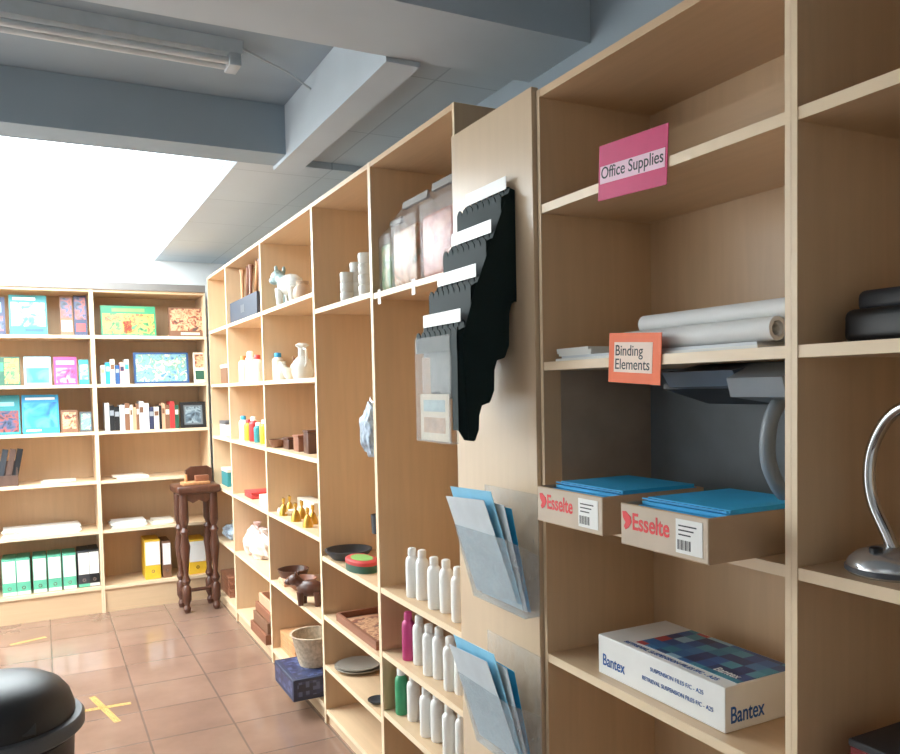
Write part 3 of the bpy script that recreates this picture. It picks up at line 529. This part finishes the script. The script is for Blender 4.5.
for row, (z, lst) in enumerate([(.764, [(413, 0), (423, 0), (435, 0), (447, 0), (459, 0)]), (.527, [(409, 1), (420, 0), (430, 0), (440, 0), (451, 0), (462, 0)]), (.304, [(402, 2), (414, 0), (427, 0), (438, 0), (450, 0), (463, 0)])]):
    rn = ['top', 'middle', 'lowest'][row]
    protos = {}
    for k, (px, c) in enumerate(lst):
        l = pt(px, z+.0002, 1.13 if k % 2 == 0 else 1.145)
        lab, g = [('white bottle with white cap in the %s row of bottles' % rn, 'white bottles in the %s row' % rn), ('pink bottle at the left end of the middle bottle row', None), ('green bottle at the left end of the lowest bottle row', None)][c]
        if c in protos: dup(protos[c], l)
        else: protos[c] = bottle(l, .172, .0235, [WHITE, MAG, GREEN][c], [WHITE, MAG, WHITE][c], lab, g)
# --- black tiered rack on the cover board
rk = T('leaflet_rack', 'black tiered leaflet rack hanging on the beech cover board', 'leaflet rack', (1.0682, 1.945, 1.36), AR)
W = .235
def tabs(zt, zb, amp=.02): return [(0, zb)] + [(W*k/64, zt-amp+amp*abs(math.sin(PI*k/8))**.5) for k in range(65)] + [(W, zb)]
BOT = [.285, .315, .315, .30]
VF = [-.04-.045*i for i in range(4)]; ZT = [.625-.11*i for i in range(4)]; ZBt = [ZT[i]-BOT[i] for i in range(4)]
for i in range(4):
    vf = VF[i]; vb = min(vf+.0465, 0); zt = ZT[i]; zb = ZBt[i]
    side = [(vf, zb+.03), (vf+.008, zb+.008), (vf+.02, zb), (vb, zb), (vb, zt-.01), (vf+.026, zt-.006), (vf+.02, zt-.02), (vf, zt-.03)]
    if i < 3:
        for xx in (0, W-.003): obj('side_plate', BM(prism, side, 'x', xx, xx+.003), RACK, rk)
        obj('pocket_front', BM(prism, tabs(zt-.02, zb+.03), 'y', vf, vf+.003), RACK, rk)
        obj('back_plate', BM(prism, tabs(zt, zb+.01), 'y', vf+.026, vf+.03), RACK, rk)
    else:
        obj('back_plate', BM(prism, tabs(zt, zt-.085), 'y', vf+.026, vf+.03), RACK, rk)
        obj('comb_front', BM(prism, tabs(zt-.02, zt-.075), 'y', vf+.004, vf+.007), RACK, rk)
        cp = obj('clear_pocket', BM(bx, 0, W*.86, vf, vf+.0015, zt-.305, zt-.035), SLEEVE, rk); obj('clear_back', BM(bx, 0, W*.86, vf+.02, vf+.0215, zt-.305, zt-.03), SLEEVE, cp); obj('seam', BM(bx, 0, W*.86, vf+.0015, vf+.02, zt-.305, zt-.302), CLEAR, cp)
        obj('side_plate', BM(prism, [(vf+.004, zb+.03), (vf+.02, zb+.006), (vb, zb+.002), (vb, zt-.01), (vf+.004, zt-.03)], 'x', W-.003, W), RACK, rk)
        obj('hinge_strip', BM(bx, W*.86, W, vf+.005, vf+.009, zb+.03, zt-.02), RACK, rk)
    obj('label_strip', BM(bx, .012, W-.012, vf+.021, vf+.0225, zt-.006, zt+.026), WHITE, rk)
def notch(i):      # partly filled step between tier i+1 and tier i
    a, c = ZBt[i+1], ZBt[i]
    return [(VF[i]+.003, a+.004), (VF[i]+.014, a+.03), (VF[i]+.016, c-.03), (VF[i]+.024, c-.006), (VF[i]+.044, c)]
cov = [(VF[3]+.03, ZBt[3]+.004)]+notch(2)+notch(1)+notch(0)[:-1]+[(-.002, ZBt[0]+.004), (-.002, ZT[0]-.03), (VF[0]+.01, ZT[0]-.04), (VF[1]+.01, ZT[1]-.04), (VF[2]+.01, ZT[2]-.04), (VF[3]+.02, ZT[3]-.04)]
obj('side_cover', BM(prism, cov, 'x', W, W+.002), RACK, rk)
lf = T('leaflet', 'printed leaflet inside the clear pocket of the black rack', 'leaflet', (1.0682+VF[3]+.008, 1.933, 1.36+ZT[3]-.3015), AR)
ls = obj('sheet', BM(bx, 0, .165, 0, .002, 0, .12), mat('beige_leaflet', (214, 196, 170), .6), lf); obj('printed_picture', BM(bx, .02, .145, -.0008, .0003, .02, .06), mat('muted_print', (190, 150, 120), .6, var=.25, scale=30), ls); obj('printed_band', BM(bx, .02, .145, -.0008, .0003, .075, .105), mat('muted_blue_print', (150, 172, 176), .6, var=.2, scale=30), ls)
# --- acrylic holders
for j, (dz, nm) in enumerate([(0, 'upper'), (-.4, 'lower')]):
    t = T('acrylic_holder', 'clear acrylic literature holder on the cover board, %s of the two' % nm, 'literature holder', (1.0682, 1.885, .925+dz), AR)
    obj('back_plate', BM(bx, 0, .26, -.004, 0, 0, .30, .001, 1), CLEAR, t)
    obj('front_plate', BM(prism, [(-.045, 0), (-.042, 0), (-.095, .2), (-.098, .2)], 'x', 0, .26), SMOKE, t)
    for xx in (0, .257): obj('side_plate', BM(prism, [(-.004, 0), (-.042, 0), (-.095, .2), (-.004, .15)], 'x', xx, xx+.003), CLEAR, t)
    obj('bottom_plate', BM(bx, .003, .257, -.042, -.004, 0, .003), CLEAR, t)
    for k, (m, nm2, o, hh, tilt, wf_) in enumerate([(GWH, 'greyish white sheet', 0, .272, -.06, .205), (PBLUE, 'pale blue sheet', .007, .296, -.04, .215), (VPB, 'whitish blue sheet', .014, .278, .0, .226), (LBLUE, 'bright blue sheet', .021, .266, .0, .226)]):
        th = math.radians(17)
        fo = T('paper_sheet', '%s in the %s acrylic holder' % (nm2, nm), 'paper', (1.0675-.036+o, 1.878-.003*k, .9305+dz+(.0115 if k < 2 else .003)), rot=(th-.035*k, tilt, AR))
        obj('card', BM(bx, 0, wf_, -.0012, .0, 0, hh), m, fo); obj('backing', BM(bx, .003, wf_-.003, .0, .001, .002, hh-.006), PAPER, fo)
# ---------------------------------------------------------------- office unit contents
sg = T('sign', 'pink card sign reading Office Supplies on the shelf edge', 'sign', (1.0803, 1.285, 1.932), rot=(0, .06, AR))
cdd = obj('card', BM(bx, -.105, .105, -.0015, 0, -.058, .056), PINK, sg); ts = obj('text_strip', BM(bx, -.099, .099, -.0022, -.0014, -.024, .012), TXTBG, cdd); text(cdd, 'lettering', 'Office Supplies', INK, .19, .032, MF(0, -.0023, -.006), .006)
sg = T('sign', 'orange card sign reading Binding Elements on the shelf edge', 'sign', (1.0803, 1.283, 1.54), rot=(0, .06, AR))
cdd = obj('card', BM(bx, -.08, .08, -.0015, 0, -.05, .053), ORANGE, sg); obj('text_strip', BM(bx, -.062, .056, -.0022, -.0014, -.028, .034), TXTBG2, cdd); text(cdd, 'lettering', 'Binding\nElements', INK, .106, .05, MF(-.004, -.0023, .003), .004)
def roll(y0, y1, X, z, q, label):
    t = T('paper_roll', label, 'paper roll', (X, (y0+y1)/2, z+q)); L = (y1-y0)/2; i2 = q*.66
    obj('sheet', BM(lathe, [(i2, -L), (q, -L), (q, L), (i2, L), (i2, -L)], 28, Matrix.Rotation(PI/2, 4, 'X')), ROLLP, t)
    obj('inner_turn', BM(lathe, [(i2*.78, -L+.004), (i2*.86, -L+.004), (i2*.86, L-.004), (i2*.78, L-.004), (i2*.78, -L+.004)], 24, MT(0, 0, -i2*.13) @ Matrix.Rotation(PI/2, 4, 'X')), ROLLP, t)
roll(.965, 1.36, 1.125, 1.546+.0125, .021, 'front white paper roll with its open end showing')
roll(.95, 1.36, 1.174, 1.546+.0125, .023, 'rear white paper roll behind the front one')
roll(.93, 1.33, 1.150, 1.546+.0125+.0365, .019, 'white paper roll lying on top of the two others')
for k, (wd, dp, m, nm) in enumerate([(.6, .23, PAPER, 'white'), (.58, .22, LGREY, 'grey'), ]):
    tag(obj('paper_sheets', BM(bx, -wd/2, wd/2, 0, dp, 0, .006), m, None, (1.093+.01*k, 1.28, 1.546+.006*k), (0, 0, AR)), '%s sheets lying flat under the paper rolls' % nm, 'paper')
papers((1.1, 1.53, 1.5582), .13, .2, 3, 'short stack of cut white paper left of the rolls', AR, PAPER, .006)
# binding machine behind the file boxes
bmch = T('binding_machine', 'grey and black binding machine behind the blue file boxes', 'binding machine', (1.3, 1.15, 1.1862), AR)
obj('base', BM(bx, -.14, .21, 0, .03, 0, .05, .006), DGREY, bmch)
obj('column', BM(prism, [(.0, .05), (.03, .05), (.03, .28), (-.01, .3), (-.03, .28)], 'x', .09, .17), DIMG, bmch)
obj('head', BM(prism, [(-.13, .295), (.03, .27), (.03, .335), (-.05, .34), (-.15, .325)], 'x', -.13, .06), BGREY, bmch)
obj('punch_block', BM(prism, [(-.16, .275), (.03, .25), (.03, .33), (-.1, .338), (-.17, .31)], 'x', .065, .19), DIMG, bmch)
obj('paper_guide', BM(prism, [(-.1, .29), (.03, .255), (.03, .268), (-.1, .302)], 'x', -.18, .05), BLK2, bmch)
obj('lever', BM(tube, smooth_path([(.135, -.05, .29), (.135, -.1, .275), (.13, -.13, .23), (.125, -.13, .16), (.13, -.1, .1), (.13, -.04, .07), (.13, .01, .06)], 5), .014, 12), DIMG, bmch)
def filebox(y0, y1, X, dp, label, nm, txt_w):
    wd = y1-y0; h = .078; t = T('file_box', label, 'file box', (X, y1, 1.1865), AR)
    b = bmesh.new(); bx(b, 0, wd, 0, .004, 0, h); bx(b, 0, wd, dp-.004, dp, 0, h); bx(b, 0, .004, .004, dp-.004, 0, h); bx(b, wd-.004, wd, .004, dp-.004, 0, h); bx(b, .004, wd-.004, .004, dp-.004, 0, .004); obj('tray', b, CARD, t)
    pf = obj('printed_front', BM(bx, .002, wd-.002, -.001, .0003, .002, h-.002), CARDW, t)
    text(pf, 'lettering', 'Esselte', BRED, txt_w, .032, MF(wd*.37, -.0012, h*.6), .02)
    cx_ = wd*.37-txt_w/2-.017
    lg = bmesh.new(); prism(lg, [(-.012, .016), (-.002, .017), (.012, .008), (.014, -.002), (.006, -.013), (-.003, -.018), (-.008, -.012), (-.003, -.004), (-.010, .004)], 'y', -.0018, -.0008, MT(cx_, 0, h*.6)); obj('logo', lg, BRED, pf)
    lb = obj('label', BM(bx, wd*.66, wd*.94, -.0018, -.0008, h*.12, h*.88), WHITE, t)
    for k in range(11): obj('barcode_bar', BM(bx, wd*.68+k*wd*.0135, wd*.68+k*wd*.0135+wd*(.004+.004*(k % 3 == 0)), -.0022, -.0017, h*.2, h*.42), INK, lb)
    for k in range(3): obj('text_line', BM(bx, wd*.69, wd*(.82+.03*k), -.0022, -.0017, h*(.52+.1*k), h*(.55+.1*k)), INK, lb)
    for k in range(6):
        f = T('suspension_folder', 'blue suspension folder lying in the %s file box' % nm, 'folder', (X+.006+(.004*k if k < 5 else .04), y1-.0065, 1.1865+.0045+.0136*k), AR, 'blue folders in the %s file box' % nm)
        wd_ = wd-.013; d_ = dp-.032 if k < 5 else dp-.06
        obj('cover', BM(bx, 0, wd_, 0, d_, 0, .006), LBLUE, f); obj('flap', BM(bx, .003, wd_-.003, .012, d_-.004, .006, .013), LBLUE if k >= 4 else FDB, f); obj('hanger_bar', BM(bx, 0, wd_, 0, .005, .0095, .0122), FDB, f)
filebox(1.275, 1.51, .99, .27, 'left cardboard file box with red lettering beside the wall of the unit', 'left', .095)
filebox(.975, 1.2, .975, .29, 'right cardboard file box with red lettering nearest the upright', 'right', .098)
# boxed suspension files
bt = T('carton', 'white carton with blue lettering and mosaic lid on a lower shelf', 'carton', (1.11, 1.452, .8345), AR); wd, dp, h = .38, .2, .088
bo = obj('box', BM(bx, 0, wd, 0, dp, 0, h, .0015, 1), WHITE, bt); lidp = obj('lid_print', BM(bx, .09, wd-.004, .035, dp-.004, h-.0005, h+.0008), MOSAIC, bt)
text(bo, 'lettering', 'RETRIEVAL SUSPENSION FILES F/C - A25', BINK, .27, .012, MT(.21, .018, h+.0005))
text(bo, 'lettering', 'Bantex', BINK, .075, .026, MF(.055, -.0006, .035), .008); text(bo, 'lettering', 'Bantex', BINK, .088, .032, MR(wd+.0006, .058, .032), .01); text(lidp, 'lettering', 'Bantex', WHITE, .06, .02, MT(.33, .06, h+.0012), .006)
text(bo, 'lettering', 'SUSPENSION FILES F/C - A25', BINK, .15, .0085, MF(.25, -.0006, .06)); text(bo, 'lettering', 'RETRIEVAL SUSPENSION FILES F/C - A25', BINK, .2, .0085, MF(.25, -.0006, .035))
# ---------------------------------------------------------------- nearest unit
pm = T('desk_punch', 'black rounded desk punch on the shelf above the chrome lamp', 'punch', (1.15, .862, 1.546), AR)
obj('body', BM(bx, 0, .2, 0, .13, 0, .055, .014, 4), BLACK, pm); obj('lever', BM(bx, .01, .2, .02, .12, .05, .085, .012, 4), BLK2, pm); obj('hinge', BM(tube, [(.005, .11, .056), (.195, .11, .056)], .009), DGREY, pm)
rb = T('carton', 'dark red carton on the shelf below the chrome lamp', 'carton', (1.13, .83, .8345), AR); obj('box', BM(bx, 0, .2, 0, .15, 0, .07, .002, 1), mat('dark_red', (130, 40, 44), .5), rb); obj('lid', BM(bx, -.002, .202, -.002, .152, .07, .082, .002, 1), BLK2, rb)
dl = T('desk_lamp', 'chrome gooseneck desk lamp with round silver base', 'desk lamp', (1.17, .785, 1.1865), 0)
ba = obj('base', BM(lathe, [(0, 0), (.064, 0), (.067, .004), (.067, .012), (.063, .022), (.052, .032), (.034, .039), (.014, .042), (0, .042)], 36), SILVER, dl); obj('base_ring', BM(lathe, [(.0655, .003), (.069, .005), (.069, .011), (.0655, .013), (.0655, .003)], 36), DGREY, ba); obj('switch', BM(lathe, [(0, .03), (.01, .03), (.01, .043), (.007, .045), (0, .045)], 14, MT(-.034, .005, 0)), BLACK, ba)
nk = smooth_path([(0, 0, .038), (0, .012, .062), (0, .034, .105), (0, .042, .15), (0, .034, .2), (0, .006, .245), (0, -.04, .268), (0, -.1, .27), (0, -.15, .25)], 7)
obj('neck', BM(tube, nk, .0095, 16), CHROME, dl)
e = Vector(nk[-1]); obj('lamp_shade', BM(lathe, [(.012, .03), (.02, .03), (.05, -.045), (.047, -.045), (.017, .026), (.012, .026)], 24, Matrix.Translation(e+Vector((0, -.015, -.015))) @ Matrix.Rotation(.5, 4, 'X')), SILVER, dl)
# ---------------------------------------------------------------- bin and floor tape
BINM = mat('black_bin_plastic', (26, 28, 32), .45, var=.15)
bn = T('waste_bin', 'black swing-top waste bin on the tiled floor', 'waste bin', (-.13, 2.27, 0))
obj('body', BM(lathe, [(0, 0), (.14, 0), (.145, .01), (.176, .63), (.168, .63), (.14, .02), (0, .02)], 40), BINM, bn)
obj('rim', BM(lathe, [(.165, .642), (.192, .642), (.201, .65), (.201, .672), (.195, .68), (.165, .684), (.165, .642)], 40), DGREY, bn)
obj('dome_lid', BM(lathe, [(.18, .68), (.179, .70), (.17, .73), (.15, .757), (.12, .775), (.07, .787), (0, .791)], 40), BINM, bn)
obj('swing_flap', BM(bx, -.09, .09, -.184, -.106, .732, .737, .002, 1, MT(0, -.126, .732) @ Matrix.Rotation(.8, 4, 'X') @ MT(0, .126, -.732)), BLK2, bn)
def strip(x0, y0, x1, y1, w_, label):
    L = math.hypot(x1-x0, y1-y0); tag(obj('floor_tape', BM(bx, 0, L, -w_/2, w_/2, 0, .001), TAPE, None, (x0, y0, .0001), (0, 0, math.atan2(y1-y0, x1-x0))), label, 'floor tape')
def flo(px, py):
    p = Vector((px-PX, py-PY, F)); s = EYE/p.dot(dd); return p.dot(rr)*s, p.dot(vv)*s
for (q0, q1, nm) in [((78, 712), (131, 703), 'long yellow tape strip on the floor right of the bin'), ((92, 697), (118, 722), 'short yellow tape strip crossing the long one'), ((10, 645), (46, 637), 'worn yellow tape strip on the floor beyond the bin')]:
    strip(*flo(*q0), *flo(*q1), .03, nm)
